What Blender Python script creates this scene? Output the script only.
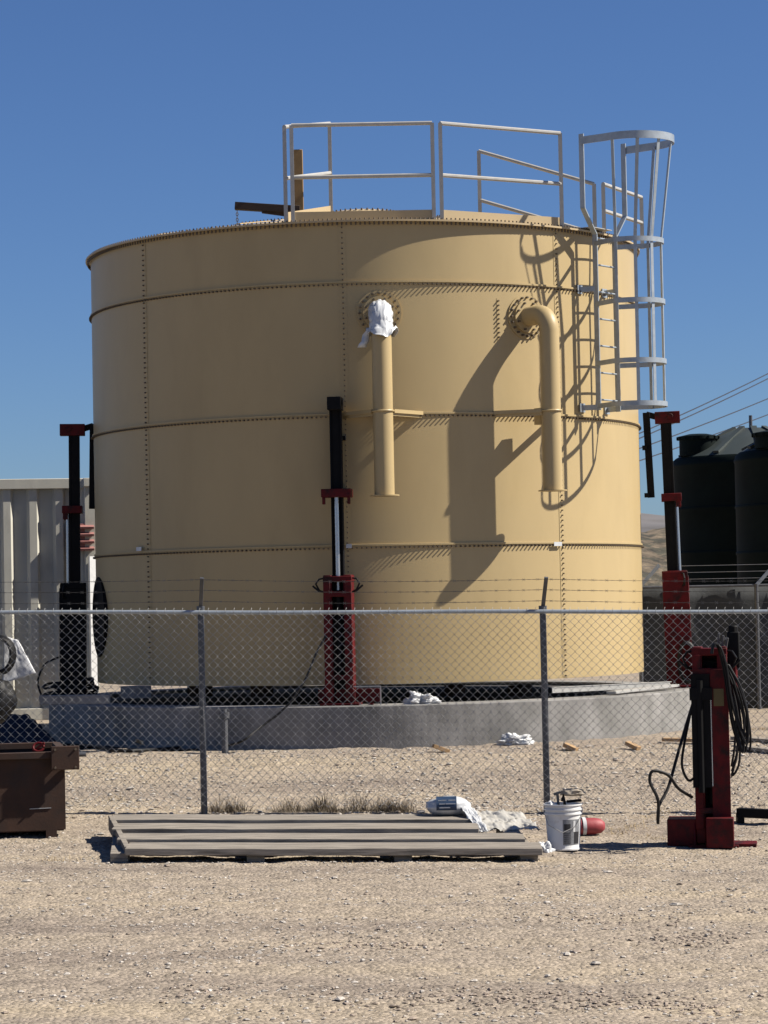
import bpy, bmesh, math, random
import numpy as np
from mathutils import Vector, Matrix, noise
R_ = math.radians
rnd = random.Random(7)
sc = bpy.context.scene
for o in list(bpy.data.objects): bpy.data.objects.remove(o)

# ------------------------------------------------------------------ camera
W, H, F = 768, 1024, 2600.0
CAM = Vector((0, 0, 2.05))
PITCH, ROLL = R_(1.895), R_(-1.15)
CM = (Matrix.Rotation(math.pi/2 + PITCH, 3, 'X') @ Matrix.Rotation(ROLL, 3, 'Z'))
cd = bpy.data.cameras.new('camera'); cam = bpy.data.objects.new('camera', cd)
sc.collection.objects.link(cam); sc.camera = cam
cam.matrix_world = Matrix.Translation(CAM) @ CM.to_4x4()
cd.sensor_fit = 'VERTICAL'; cd.sensor_height = 36; cd.sensor_width = 27
cd.lens = F/1024*36; cd.clip_start = .1; cd.clip_end = 6000
sc.render.resolution_x, sc.render.resolution_y = W, H

# ------------------------------------------------------------------ light
SUN_EL, SUN_BACK = R_(43.2), R_(-2)      # sun from the right, a touch in front of the tank
sd = Vector((math.cos(SUN_EL)*math.cos(SUN_BACK), math.cos(SUN_EL)*math.sin(SUN_BACK), math.sin(SUN_EL)))
sl = bpy.data.lights.new('sun', 'SUN'); sl.energy = 4.9; sl.angle = R_(.53); sl.color = (1, .93, .82)
so = bpy.data.objects.new('sun', sl); sc.collection.objects.link(so)
so.rotation_euler = sd.to_track_quat('Z', 'Y').to_euler(); so.location = sd*40
w = bpy.data.worlds.new('World'); sc.world = w; w.use_nodes = True
nt = w.node_tree; nt.nodes.clear()
sky = nt.nodes.new('ShaderNodeTexSky'); sky.sky_type = 'NISHITA'; sky.sun_disc = False
sky.sun_elevation = SUN_EL; sky.sun_rotation = math.pi/2 - SUN_BACK
sky.altitude = 900; sky.air_density = 1.0; sky.dust_density = .45; sky.ozone_density = 3.0
bg = nt.nodes.new('ShaderNodeBackground'); bg.inputs[1].default_value = .05
wo = nt.nodes.new('ShaderNodeOutputWorld')
tn = nt.nodes.new('ShaderNodeVectorMath'); tn.operation = 'MULTIPLY'; tn.inputs[1].default_value = (.50, .655, .93)   # clear desert air
nt.links.new(sky.outputs[0], tn.inputs[0]); nt.links.new(tn.outputs[0], bg.inputs[0]); nt.links.new(bg.outputs[0], wo.inputs[0])
sc.view_settings.view_transform = 'Standard'; sc.view_settings.look = 'None'
sc.view_settings.exposure = .92; sc.view_settings.gamma = 1
sc.cycles.max_bounces = 6; sc.cycles.diffuse_bounces = 2

# ------------------------------------------------------------------ measuring helpers (pixel + distance -> point)
def P(px, py, Y):
    d = CM @ Vector(((px-384)/F, (512-py)/F, -1)); return CAM + d*(Y/d.y)
def proj(p):
    l = CM.transposed() @ (Vector(p)-CAM); return (384 + F*l.x/-l.z, 512 - F*l.y/-l.z)
def sstep(a, b, x):
    t = max(0, min(1, (x-a)/(b-a))); return t*t*(3-2*t)
def gz(x, y):
    z = .10*sstep(20.5, 24, y) + .36*sstep(24, 27.5, y)
    z += -.10*math.tanh(x/5)*(1-sstep(24, 27.4, y))
    return z
def G(px, py):
    d = CM @ Vector(((px-384)/F, (512-py)/F, -1)); y = 10.0
    while y < 200:
        p = CAM + d*(y/d.y)
        if p.z <= gz(p.x, p.y): return p
        y += .02
    return p

# ------------------------------------------------------------------ materials
MATS = {}
def mat(name, col, rough=.6, metal=0, var=.08, scale=6, bump=0, bscale=40, col2=None, mix_scale=2, mix_lo=.5, mix_hi=.62, spec=.5, stretch=(1,1,1)):
    if name in MATS: return MATS[name]
    col = tuple(c*.65 for c in col); col2 = tuple(c*.65 for c in col2) if col2 else None
    m = bpy.data.materials.new(name); m.use_nodes = True; n = m.node_tree.nodes; L = m.node_tree.links
    b = n['Principled BSDF']; b.inputs['Roughness'].default_value = rough; b.inputs['Metallic'].default_value = metal
    b.inputs['Specular IOR Level'].default_value = spec
    tc = n.new('ShaderNodeTexCoord'); mp = n.new('ShaderNodeMapping'); mp.inputs['Scale'].default_value = stretch
    L.new(tc.outputs['Object'], mp.inputs[0])
    nz = n.new('ShaderNodeTexNoise'); nz.inputs['Scale'].default_value = scale; nz.inputs['Detail'].default_value = 6
    L.new(mp.outputs[0], nz.inputs[0])
    r = n.new('ShaderNodeMapRange'); r.inputs[1].default_value = .3; r.inputs[2].default_value = .7
    r.inputs[3].default_value = 1-var; r.inputs[4].default_value = 1+var; L.new(nz.outputs[0], r.inputs[0])
    vm = n.new('ShaderNodeVectorMath'); vm.operation = 'SCALE'; L.new(r.outputs[0], vm.inputs['Scale'])
    if col2:
        n2 = n.new('ShaderNodeTexNoise'); n2.inputs['Scale'].default_value = mix_scale; n2.inputs['Detail'].default_value = 8; n2.inputs['Roughness'].default_value = .65
        L.new(mp.outputs[0], n2.inputs[0])
        r2 = n.new('ShaderNodeMapRange'); r2.inputs[1].default_value = mix_lo; r2.inputs[2].default_value = mix_hi; L.new(n2.outputs[0], r2.inputs[0])
        mx = n.new('ShaderNodeMix'); mx.data_type = 'RGBA'; L.new(r2.outputs[0], mx.inputs[0])
        mx.inputs[6].default_value = (*col, 1); mx.inputs[7].default_value = (*col2, 1)
        L.new(mx.outputs[2], vm.inputs[0])
    else: vm.inputs[0].default_value = col
    L.new(vm.outputs[0], b.inputs['Base Color'])
    if bump:
        nb = n.new('ShaderNodeTexNoise'); nb.inputs['Scale'].default_value = bscale; nb.inputs['Detail'].default_value = 5
        L.new(mp.outputs[0], nb.inputs[0])
        bp = n.new('ShaderNodeBump'); bp.inputs['Strength'].default_value = .6; bp.inputs['Distance'].default_value = bump
        L.new(nb.outputs[0], bp.inputs['Height']); L.new(bp.outputs[0], b.inputs['Normal'])
    MATS[name] = m; return m

TAN = mat('tan_paint', (.60, .458, .236), .45, 0, .03, 2.3, .0008, 5, (.54, .41, .207), 1.3, .48, .75, spec=.3, stretch=(1,1,.4))
BOLT = mat('dark_bolt', (.13, .095, .06), .6, 0, .15, 20)
TAN_ROOF = mat('tan_roof_paint', (.60, .46, .26), .5, 0, .05, 3)
GALV = mat('galvanised', (.50, .555, .60), .42, .35, .12, 18, .0008, 60, (.40, .45, .49), 9)
MESHW = mat('aluminised_wire', (.46, .46, .45), .6, 0, .2, 10, spec=.3)
GALV_D = mat('galvanised_weathered', (.15, .155, .165), .5, .5, .2, 20, .0008, 60)
RAILW = mat('rail_grey_paint', (.52, .51, .48), .45, .0, .08, 12)
WIRE = mat('galvanised_wire', (.55, .55, .54), .45, .5, .15, 10)
RED = mat('red_jack_paint', (.115, .004, .006), .6, 0, .3, 9, .002, 50, (.03, .008, .008), 7, .50, .66, spec=.2)
BLACK = mat('black_steel', (.006, .006, .007), .65, .0, .3, 9, .001, 60, spec=.15)
CHROME = mat('bare_piston', (.62, .64, .68), .25, .8, .05, 10)
RUBBER = mat('black_rubber', (.012, .012, .013), .55, 0, .2, 20, spec=.2)
CONC = mat('concrete', (.36, .35, .335), .92, 0, .18, 4, .004, 50, (.22, .215, .20), 1.7, .42, .7, spec=.2, stretch=(1,1,.6))
WHITE = mat('white_container_paint', (.66, .645, .565), .6, 0, .08, 4, .001, 20, (.42, .40, .34), 2.2, .52, .75, stretch=(1,1,.4))
WCLOTH = mat('white_cloth', (.78, .79, .80), .9, 0, .06, 15, .003, 30)
PLASTIC = mat('white_plastic_film', (.74, .76, .78), .3, 0, .06, 10, .002, 40)
RUST = mat('rusty_brown_steel', (.050, .020, .009), .85, 0, .3, 6, .002, 50, (.035, .02, .015), 2.5, .48, .65)
WOOD = mat('weathered_wood', (.34, .30, .25), .9, 0, .35, 7, .004, 40, (.19, .165, .135), 4, .50, .62, stretch=(.5,9,9))
WOODN = mat('fresh_wood', (.50, .32, .16), .85, 0, .15, 6, .001, 30)
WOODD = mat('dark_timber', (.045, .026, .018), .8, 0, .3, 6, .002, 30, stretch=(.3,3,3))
POLY = mat('dark_green_polyethylene', (.005, .011, .010), .7, 0, .25, 3, spec=.09)
POLYG = mat('dusty_poly_roof', (.040, .055, .053), .6, 0, .2, 2)
TARP = mat('blue_grey_tarp', (.03, .038, .06), .8, 0, .15, 3, .01, 5, spec=.1)
BLUE = mat('blue_print', (.02, .05, .11), .5, 0, .25, 20)
PINK = mat('faded_red_plastic', (.38, .05, .06), .6, 0, .12, 10, .002, 40)
BUCK = mat('white_bucket_plastic', (.90, .90, .89), .45, 0, .05, 9, 0, 1, (.70, .68, .64), 8, .58, .72)
LBL = mat('grey_label_print', (.25, .26, .28), .6, 0, .2, 60)
INK = mat('black_ink', (.02, .02, .025), .6, 0, .1, 10)
SCREEN = mat('grey_privacy_screen', (.040, .045, .050), .8, 0, .2, 3, .004, 30)
YEL = mat('yellow_sticker', (.14, .10, .02), .5, 0, .1, 10)
VENTR = mat('red_white_vent_paint', (.45, .20, .18), .6, 0, .2, 10)
CABLE = mat('black_cable', (.03, .03, .035), .5, 0, .1, 5)

# ------------------------------------------------------------------ mesh builder
class MB:
    def __init__(s): s.v = []; s.f = []; s.m2 = set()
    def add(s, vs, fs):
        o = len(s.v); s.v += [tuple(v) for v in vs]; s.f += [tuple(i+o for i in f) for f in fs]; return s
    def box(s, c, d, M=None):
        c = Vector(c); h = Vector(d)/2
        vs = [Vector((x*h.x, y*h.y, z*h.z)) for x in (-1,1) for y in (-1,1) for z in (-1,1)]
        if M: vs = [M @ v for v in vs]
        vs = [v+c for v in vs]
        return s.add(vs, [(0,1,3,2),(4,6,7,5),(0,4,5,1),(2,3,7,6),(0,2,6,4),(1,5,7,3)])
    def tube(s, pts, r, n=8, caps=True, closed=False):
        pts = [Vector(p) for p in pts]; m = len(pts); vs = []
        rs = r if isinstance(r, (list, tuple)) else [r]*m
        up = None
        for i, p in enumerate(pts):
            if closed: t = pts[(i+1) % m]-pts[i-1]
            else: t = pts[min(i+1, m-1)]-pts[max(i-1, 0)]
            t.normalize()
            if up is None:
                up = Vector((0,0,1)) if abs(t.z) < .9 else Vector((0,1,0))
            a = (up - t*up.dot(t)); a = a.normalized() if a.length > 1e-6 else t.orthogonal().normalized()
            b = t.cross(a); up = a
            for k in range(n):
                th = 2*math.pi*(k+.5)/n; vs.append(p + (a*math.cos(th)+b*math.sin(th))*rs[i])
        fs = []
        for i in range(m if closed else m-1):
            j = (i+1) % m
            for k in range(n):
                k2 = (k+1) % n; fs.append((i*n+k, i*n+k2, j*n+k2, j*n+k))
        if caps and not closed: fs += [tuple(range(n))[::-1], tuple((m-1)*n+k for k in range(n))]
        return s.add(vs, fs)
    def bar(s, a, b, wd, th, up=(0,0,1)):         # rectangular bar a->b
        a, b = Vector(a), Vector(b); t = (b-a).normalized(); u = Vector(up); u = (u-t*u.dot(t)).normalized(); q = t.cross(u)
        vs = [p + q*(x*wd/2) + u*(y*th/2) for p in (a,b) for x, y in ((-1,-1),(1,-1),(1,1),(-1,1))]
        return s.add(vs, [(3,2,1,0),(4,5,6,7),(0,1,5,4),(1,2,6,5),(2,3,7,6),(3,0,4,7)])
    def lathe(s, prof, n=64, a0=0, a1=2*math.pi, c=(0,0,0)):
        full = abs(a1-a0-2*math.pi) < 1e-6; m = n if full else n+1; c = Vector(c); vs = []
        for i in range(m):
            a = a0+(a1-a0)*i/n
            for r, z in prof: vs.append(c+Vector((r*math.sin(a), -r*math.cos(a), z)))
        k = len(prof); fs = []
        for i in range(n):
            j = (i+1) % m
            for q in range(k-1): fs.append((i*k+q, j*k+q, j*k+q+1, i*k+q+1))
        return s.add(vs, fs)
    def ribbon(s, pts, wz, th, outs):             # flat bar (height wz, thickness th) along pts; outs = outward dirs
        vs = []; n = len(pts)
        for p, o in zip(pts, outs):
            p = Vector(p); o = Vector(o).normalized()
            vs += [p+Vector((0,0,-wz/2)), p+o*th+Vector((0,0,-wz/2)), p+o*th+Vector((0,0,wz/2)), p+Vector((0,0,wz/2))]
        fs = [(3,2,1,0), tuple((n-1)*4+k for k in range(4))]
        for i in range(n-1):
            for k in range(4): k2 = (k+1) % 4; fs.append((i*4+k, i*4+k2, i*4+4+k2, i*4+4+k))
        return s.add(vs, fs)
    def build(s, name, m, parent=None, smooth=30, bevel=0, fix=True):
        me = bpy.data.meshes.new(name); me.from_pydata(s.v, [], s.f)
        if fix:
            bm = bmesh.new(); bm.from_mesh(me); bmesh.ops.recalc_face_normals(bm, faces=bm.faces); bm.to_mesh(me); bm.free()
        me.update()
        if smooth: me.shade_smooth(); me.set_sharp_from_angle(angle=R_(smooth))
        me.materials.append(m)
        if s.m2:
            me.materials.append(BOLT)
            for i in s.m2: me.polygons[i].material_index = 1
        o = bpy.data.objects.new(name, me); sc.collection.objects.link(o)
        if parent is not None: o.parent = parent
        if bevel:
            b = o.modifiers.new('bevel', 'BEVEL'); b.width = bevel; b.segments = 2; b.limit_method = 'ANGLE'; b.angle_limit = R_(40)
        return o
def smooth_path(pts, n=6):
    pts = [Vector(p) for p in pts]; o_ = []
    for i in range(len(pts)-1):
        p0, p1, p2, p3 = pts[max(i-1,0)], pts[i], pts[i+1], pts[min(i+2, len(pts)-1)]
        for k in range(n):
            t = k/n; o_.append(.5*((2*p1)+(p2-p0)*t+(2*p0-5*p1+4*p2-p3)*t*t+(3*p1-p0-3*p2+p3)*t**3))
    return o_+[pts[-1]]
def tag(o, label, cat, group=None):
    o['label'] = label; o['category'] = cat
    if group: o['group'] = group
    return o
def thing(name, label, cat, loc=(0,0,0), rz=0, group=None):
    o = bpy.data.objects.new(name, None); sc.collection.objects.link(o); o.empty_display_size = .2
    o.location = loc; o.rotation_euler = (0,0,rz); return tag(o, label, cat, group)
def place(o, loc, rz=0): o.location = loc; o.rotation_euler = (0,0,rz); return o

# ------------------------------------------------------------------ ground (one sheet to the horizon)
def axis(fine0, fine1, step, far0, far1, growth=1.25):
    a = list(np.arange(fine0, fine1+1e-6, step)); s = step; x = fine1; hi = []
    while x < far1: s = min(s*growth, 200); x += s; hi.append(x)
    s = step; x = fine0; lo = []
    while x > far0: s = min(s*growth, 200); x -= s; lo.append(x)
    return np.array(lo[::-1]+a+hi)
xs = axis(-4.6, 4.6, .03, -2500, 2500); ys = axis(11.0, 28.0, .045, -60, 4000)
def hfun(x, y):
    z = gz(x, y)
    if -6 < x < 6 and 9 < y < 30:
        v = Vector((x, y, 0))
        z += .018*noise.noise(v*1.3) + .013*noise.noise(v*5+Vector((3,1,0))) + .008*noise.noise(Vector((x*9, y*16, 0))) + .005*noise.noise(v*31)
        if y < 20 or y > 23.4: z += .010*max(0, noise.noise(Vector((x*7, y*11, 9)))-.12)*(1 if y > 20 else .8+.8*noise.noise(Vector((x*.6, y*1.2, 3)))) 
        # wheel ruts in the yard, running across the picture
        z += .016*math.sin(y*5.2+.6*noise.noise(v*.5))*sstep(10, 12, y)*(1-sstep(18.5, 20, y))*(.5+.5*noise.noise(Vector((x*.35, y*.9, 4))))
        if y > 23.4: z += .012*max(0, noise.noise(v*9))
    return z
NX, NY = len(xs), len(ys)
co = np.empty((NY, NX, 3))
for j, y in enumerate(ys):
    for i, x in enumerate(xs): co[j, i] = (x, y, hfun(x, y))
idx = np.arange(NX*NY).reshape(NY, NX)
quads = np.stack([idx[:-1,:-1], idx[:-1,1:], idx[1:,1:], idx[1:,:-1]], -1).reshape(-1, 4)
me = bpy.data.meshes.new('ground'); me.from_pydata(co.reshape(-1,3).tolist(), [], quads.tolist()); me.shade_smooth()
gm = bpy.data.materials.new('gravel_ground'); gm.use_nodes = True; n = gm.node_tree.nodes; L = gm.node_tree.links
b = n['Principled BSDF']; b.inputs['Roughness'].default_value = .95; b.inputs['Specular IOR Level'].default_value = .15
tc = n.new('ShaderNodeTexCoord')
def nzs(scale, det=6, ro=.6, st=None):
    q = n.new('ShaderNodeTexNoise'); q.inputs['Scale'].default_value = scale; q.inputs['Detail'].default_value = det; q.inputs['Roughness'].default_value = ro
    if st:
        mp = n.new('ShaderNodeMapping'); mp.inputs['Scale'].default_value = st; L.new(tc.outputs['Object'], mp.inputs[0]); L.new(mp.outputs[0], q.inputs[0])
    else: L.new(tc.outputs['Object'], q.inputs[0])
    return q.outputs[0]
def ramp(src, stops):
    r = n.new('ShaderNodeValToRGB'); L.new(src, r.inputs[0])
    while len(r.color_ramp.elements) < len(stops): r.color_ramp.elements.new(.5)
    for e, (p, c) in zip(r.color_ramp.elements, stops): e.position = p; e.color = (*c, 1)
    return r.outputs[0]
def mixc(fac, a, bb, mode='MIX'):
    m = n.new('ShaderNodeMix'); m.data_type = 'RGBA'; m.blend_type = mode
    if isinstance(fac, float): m.inputs[0].default_value = fac
    else: L.new(fac, m.inputs[0])
    L.new(a, m.inputs[6]); L.new(bb, m.inputs[7]); return m.outputs[2]
big = ramp(nzs(.8, 7, .65, (.28, 1.5, 1)), [(.32, (.205, .172, .143)), (.5, (.30, .255, .203)), (.68, (.345, .29, .215))])
vor = n.new('ShaderNodeTexVoronoi'); vor.inputs['Scale'].default_value = 38; L.new(tc.outputs['Object'], vor.inputs['Vector'])
peb = ramp(vor.outputs['Color'], [(.15, (.60, .59, .58)), (.5, (1, .99, .98)), (.85, (1.28, 1.26, 1.25))])
fine = ramp(nzs(120, 4, .7), [(.3, (.72, .71, .70)), (.55, (1, 1, 1)), (.75, (1.15, 1.14, 1.13))])
c1 = mixc(.85, big, peb, 'MULTIPLY'); c2 = mixc(1.0, c1, fine, 'MULTIPLY'); L.new(c2, b.inputs['Base Color'])
bp = n.new('ShaderNodeBump'); bp.inputs['Strength'].default_value = 1; bp.inputs['Distance'].default_value = .012
ad = n.new('ShaderNodeMath'); ad.operation = 'MULTIPLY_ADD'; ad.inputs[1].default_value = -.8
L.new(vor.outputs['Distance'], ad.inputs[0]); L.new(nzs(26, 6, .7), ad.inputs[2])
L.new(ad.outputs[0], bp.inputs['Height']); L.new(bp.outputs[0], b.inputs['Normal'])
me.materials.append(gm); g = bpy.data.objects.new('ground', me); sc.collection.objects.link(g); g['kind'] = 'structure'

# far hills
def hills(name, y0, y1, top, seed, m, rough):
    X = np.linspace(-y1*.5, y1*.5, 160); Y = np.linspace(y0, y1, 26); vs = []
    for j, y in enumerate(Y):
        t = j/(len(Y)-1)
        for x in X:
            v = Vector((x/y0*6, y/y0*6, seed)); h = top*math.sin(math.pi*min(1, t*1.15)*.5)*(.85+.3*noise.noise(v*.3)) 
            h += top*rough*(noise.noise(v*1.3)+.5*noise.noise(v*3.1)+.3*noise.noise(v*8)); h *= sstep(0, .12, t)
            if t > .93: h *= (1-t)/.07
            vs.append((x, y, .2+h))
    N = len(X); fs = [(j*N+i, j*N+i+1, (j+1)*N+i+1, (j+1)*N+i) for j in range(len(Y)-1) for i in range(N-1)]
    o = MB().add(vs, fs).build(name, m, None, smooth=40, fix=False); o['kind'] = 'structure'; return o
HT = mat('tan_hillside', (.17, .13, .085), .95, 0, .5, 1.2, .3, 1.5, (.06, .055, .035), 1.0, .46, .56)
HG = mat('grey_hillside', (.155, .145, .145), .95, 0, .25, .02, 0, 1, (.13, .12, .115), .03, .48, .6)
hills('hillside', 110, 190, 5.6, 3.0, HT, .34)
hills('mountain', 700, 1300, 41, 9.0, HG, .10)

# ------------------------------------------------------------------ loose stones (nobody could count them)
def rock(mb, c, s, flat=.6):
    vs = []
    rz = rnd.uniform(0, 6.28); ax = rnd.uniform(.6, 1.3)
    for (r, z, k) in ((.55, -.45, 5), (1, .05, 5), (.5, .6, 4)):
        for i in range(k):
            a = rz + 6.283*i/k + rnd.uniform(-.3, .3); q = r*rnd.uniform(.75, 1.15)*s
            vs.append((c[0]+q*math.cos(a)*ax, c[1]+q*math.sin(a), c[2]+(z+rnd.uniform(-.12,.12))*s*flat))
    fs = [(4,3,2,1,0)] + [(i, (i+1)%5, 5+(i+1)%5, 5+i) for i in range(5)]
    for i in range(4): fs.append((5+i, 5+i+1, 10+(i+1)%4, 10+i))
    fs.append((9, 5, 10)); fs.append((10,11,12,13))
    mb.add(vs, fs)
LR = mat('pale_stone', (.58, .53, .47), .9, 0, .3, 3, .002, 60, (.36, .33, .29), 2, .5, .65)
DR = mat('brown_stone', (.37, .30, .24), .9, 0, .3, 3, .002, 60)
ma, mb_ = MB(), MB()
for k in range(21000):
    y = 11.6+ (27.4-11.6)*rnd.random()**.8; x = rnd.uniform(-.16, .16)*y
    s = .005+.011*rnd.random()**3 + (.012*rnd.random()**8)
    if y > 23.3: s *= 1.45
    if noise.noise(Vector((x*.5, y*1.9, 2)))+.4*noise.noise(Vector((x*3, y*4, 2))) < rnd.uniform(-.35, .35)-(.35 if y > 23.4 else 0): continue
    rock(ma if rnd.random() < .84 else mb_, (x, y, hfun(x, y)+s*.15), s)
for k in range(60):
    y = rnd.uniform(12, 27); x = rnd.uniform(-.155, .155)*y; s = rnd.uniform(.022, .042)
    rock(ma if rnd.random() < .6 else mb_, (x, y, hfun(x, y)+s*.1), s, .5)
# dark clod patches left by tyres in the foreground
for (px, py, wx, k) in ((500, 1000, .9, 300), (640, 1006, .5, 160), (690, 940, .5, 130), (360, 945, .6, 120), (620, 920, .6, 100), (200, 990, .3, 40)):
    c = G(px, py)
    for i in range(k):
        x = c.x+rnd.gauss(0, wx*.5); y = c.y+rnd.gauss(0, .16); s = rnd.uniform(.007, .021); rock(mb_, (x, y, hfun(x,y)+s*.15), s, .55)
for m_, mt in ((ma, LR), (mb_, DR)):
    o = m_.build('gravel_stones', mt, None, smooth=0, fix=False); o['kind'] = 'stuff'; o['category'] = 'gravel'
    o['label'] = 'pale loose gravel stones strewn over the dirt yard' if mt is LR else 'brown loose stones and clods strewn over the dirt yard'

# dry weeds and straw
def weeds(spots, n_each, hmax, m, label, lean=.6):
    q = MB()
    for (x0, y0, sx, sy) in spots:
        for i in range(n_each):
            x = rnd.gauss(x0, sx); y = rnd.gauss(y0, sy); z = hfun(x, y)-.005; h = hmax*rnd.uniform(.2, 1)*math.exp(-((x-x0)/sx)**2*.5)*(.6+.8*abs(noise.noise(Vector((x*6, y*6, 1))))*1.6); a = rnd.uniform(0, 6.28)
            dx, dy = math.cos(a)*h*rnd.uniform(.1, lean), math.sin(a)*h*rnd.uniform(.1, lean); wv = .0018
            nx, ny = -math.sin(a)*wv, math.cos(a)*wv
            q.add([(x-nx, y-ny, z), (x+nx, y+ny, z), (x+dx*.5+nx, y+dy*.5+ny, z+h*.6), (x+dx*.5-nx, y+dy*.5-ny, z+h*.6), (x+dx, y+dy, z+h*.95)], [(0,1,2,3),(3,2,4)])
    o = q.build('dry_grass', m, None, smooth=0, fix=False); tag(o, label, 'grass'); o['kind'] = 'stuff'
STRAW = mat('straw', (.46, .34, .17), .9, 0, .25, 5); WEED = mat('grey_weeds', (.24, .19, .13), .9, 0, .3, 5)
sp = []
for (px, py) in ((222,812),(233,812),(290,812),(318,811),(326,812),(356,812),(382,811),(389,812),(402,812)):
    p = G(px, py); sp.append((p.x, p.y, .11, .06))
weeds(sp, 300, .21, WEED, 'grey brown dry weeds along the foot of the fence', 1.4)
sp = []
for (px, py) in ((650,818),(630,828),(640,826),(620,835),(655,838),(530,812),(745,722),(760,730),(735,724),(755,742),(150,780),(115,800),(668,812),(340,862),(60,860)):
    p = G(px, py); sp.append((p.x, p.y, .14, .12))
weeds(sp, 120, .05, STRAW, 'yellow straw lying thinly on the gravel', 2.2)

# ------------------------------------------------------------------ the tank
TD = 31.5; axp = P(369.6, 598, TD); TC = Vector((axp.x, TD, 0)); R = 3.29
def T(a, r, z): return Vector((r*math.sin(a), -r*math.cos(a), z))          # tank-local
def az(px, py, r):                                                          # azimuth whose surface point shows at column px
    lo, hi = R_(-88), R_(88); 
    for _ in range(40):
        m = (lo+hi)/2; Y = TC.y - r*math.cos(m); z = P(px, py, Y).z
        if proj(TC+T(m, r, z))[0] < px: lo = m
        else: hi = m
    return (lo+hi)/2
def zt(px, py, a, r): return P(px, py, TC.y - r*math.cos(a)).z
ZB, Z4, Z3, Z2, ZT = (zt(369, y, 0, R) for y in (684.5, 545, 413.5, 281.5, 221.5))
tank = thing('water_tank', 'large tan bolted steel water tank raised on red jacks behind the fence', 'water tank', TC)
sh = MB(); sh.lathe([(R-.02, ZB), (R, ZB), (R, ZT), (R-.03, ZT), (R-.03, ZB+.01)], 360); shell = sh.build('tank_shell', TAN, tank, smooth=25)
def bolt(mb, c, d, r=.0095, l=.024):                     # hexagonal bolt head, axis d
    c, d = Vector(c), Vector(d).normalized(); a = d.orthogonal().normalized(); b_ = d.cross(a); vs = []
    for k in range(6):
        th = k*math.pi/3; q = (a*math.cos(th)+b_*math.sin(th))*r; vs.append(c+q)
    for k in range(6):
        th = k*math.pi/3; q = (a*math.cos(th)+b_*math.sin(th))*r*.85; vs.append(c+q+d*l)
    f0 = len(mb.f); mb.add(vs, [(k, (k+1)%6, 6+(k+1)%6, 6+k) for k in range(6)]+[(6,7,8,9,10,11)]); mb.m2.update(range(f0, f0+7))
for z in (Z2, Z3, Z4):
    m_ = MB(); m_.lathe([(R, z-.012), (R+.016, z-.010), (R+.016, z+.010), (R, z+.012)], 360)
    nb = int(2*math.pi*R/.052)
    for k in range(nb):
        a = 2*math.pi*k/nb; bolt(m_, T(a, R, z-.030), T(a, 1, 0), .010, .032)
    m_.build('seam', TAN, shell, smooth=30, fix=False)
aseam = az(344, 345, R)
for i in range(8):
    a0 = aseam+i*2*math.pi/8+(.13 if i == 2 else 0); m_ = MB()
    for (z0, z1) in ((ZB+.02, Z4-.05), (Z4+.016, Z3-.05), (Z3+.016, Z2-.05), (Z2+.016, ZT-.05)):
        m_.lathe([(R, z0), (R+.004, z0), (R+.004, z1), (R, z1)], 4, a0-.012, a0+.012)
        nb = int((z1-z0)/.056)
        for k in range(nb+1): bolt(m_, T(a0, R+.004, z0+.01+(z1-z0-.02)*k/nb), T(a0, 1, 0), .0085, .020)
    m_.build('seam', TAN, shell, smooth=30, fix=False)
a0 = az(498, 318, R); m_ = MB()
for k in range(9): bolt(m_, T(a0, R, zt(498, 301, a0, R)-k*.05), T(a0, 1, 0), .0105, .03)
m_.bar(T(a0, R+.001, zt(498, 301, a0, R)+.03), T(a0, R+.001, zt(498, 301, a0, R)-.43), .03, .004, up=T(a0,1,0)); m_.build('bolted_strip', TAN, shell, smooth=30, fix=False)
for (px, py, wd) in ((140, 549, .10), (557, 544, .12), (349, 546, .06)):
    a0 = az(px, py, R+.02); z = zt(px, py, a0, R+.02); m_ = MB(); m_.box((0,0,0), (wd, .004, .045), Matrix.Rotation(a0, 3, 'Z')); o_ = m_.build('tape_tag', PLASTIC, shell); o_.location = T(a0, R+.036, z)
# roof with overhanging bolted chime
ZR = ZT+.012
rf = MB(); rf.lathe([(R-.02, ZT-.004), (R+.062, ZT-.004), (R+.062, ZR+.004), (R-.05, ZR+.016), (R-.2, ZR+.05), (.40, ZR+.50), (.0, ZR+.50)], 240)
nb = int(2*math.pi*R/.05)
for k in range(nb):
    a = 2*math.pi*k/nb; c = T(a, R+.035, ZT-.004); bolt(rf, c, (0,0,-1), .011, .034); bolt(rf, T(a, R+.030, ZR+.006), (0,0,1), .010, .02)
roof = rf.build('roof', TAN_ROOF, tank, smooth=20, fix=False)
for i in range(16):                                      # roof seams
    a = aseam+i*math.pi/8; m_ = MB(); m_.bar(T(a, .45, ZR+.50), T(a, R-.2, ZR+.066), .05, .012)
    for k in range(30):
        t = (k+.5)/30; r_ = .5+(R-.75)*t; bolt(m_, T(a, r_, ZR+.495-.432*t+.014), (0,0,1), .009, .016)
    m_.build('roof_seam', TAN_ROOF, roof)
hm = MB(); hm.lathe([(.46, ZR+.47), (.46, ZR+.53), (.40, ZR+.56), (.15, ZR+.60), (0, ZR+.61)], 48)
for k in range(40): a = 2*math.pi*k/40; bolt(hm, T(a, .43, ZR+.54), (0,0,1), .013, .03)
hm.build('roof_hatch', TAN_ROOF, roof)

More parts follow.
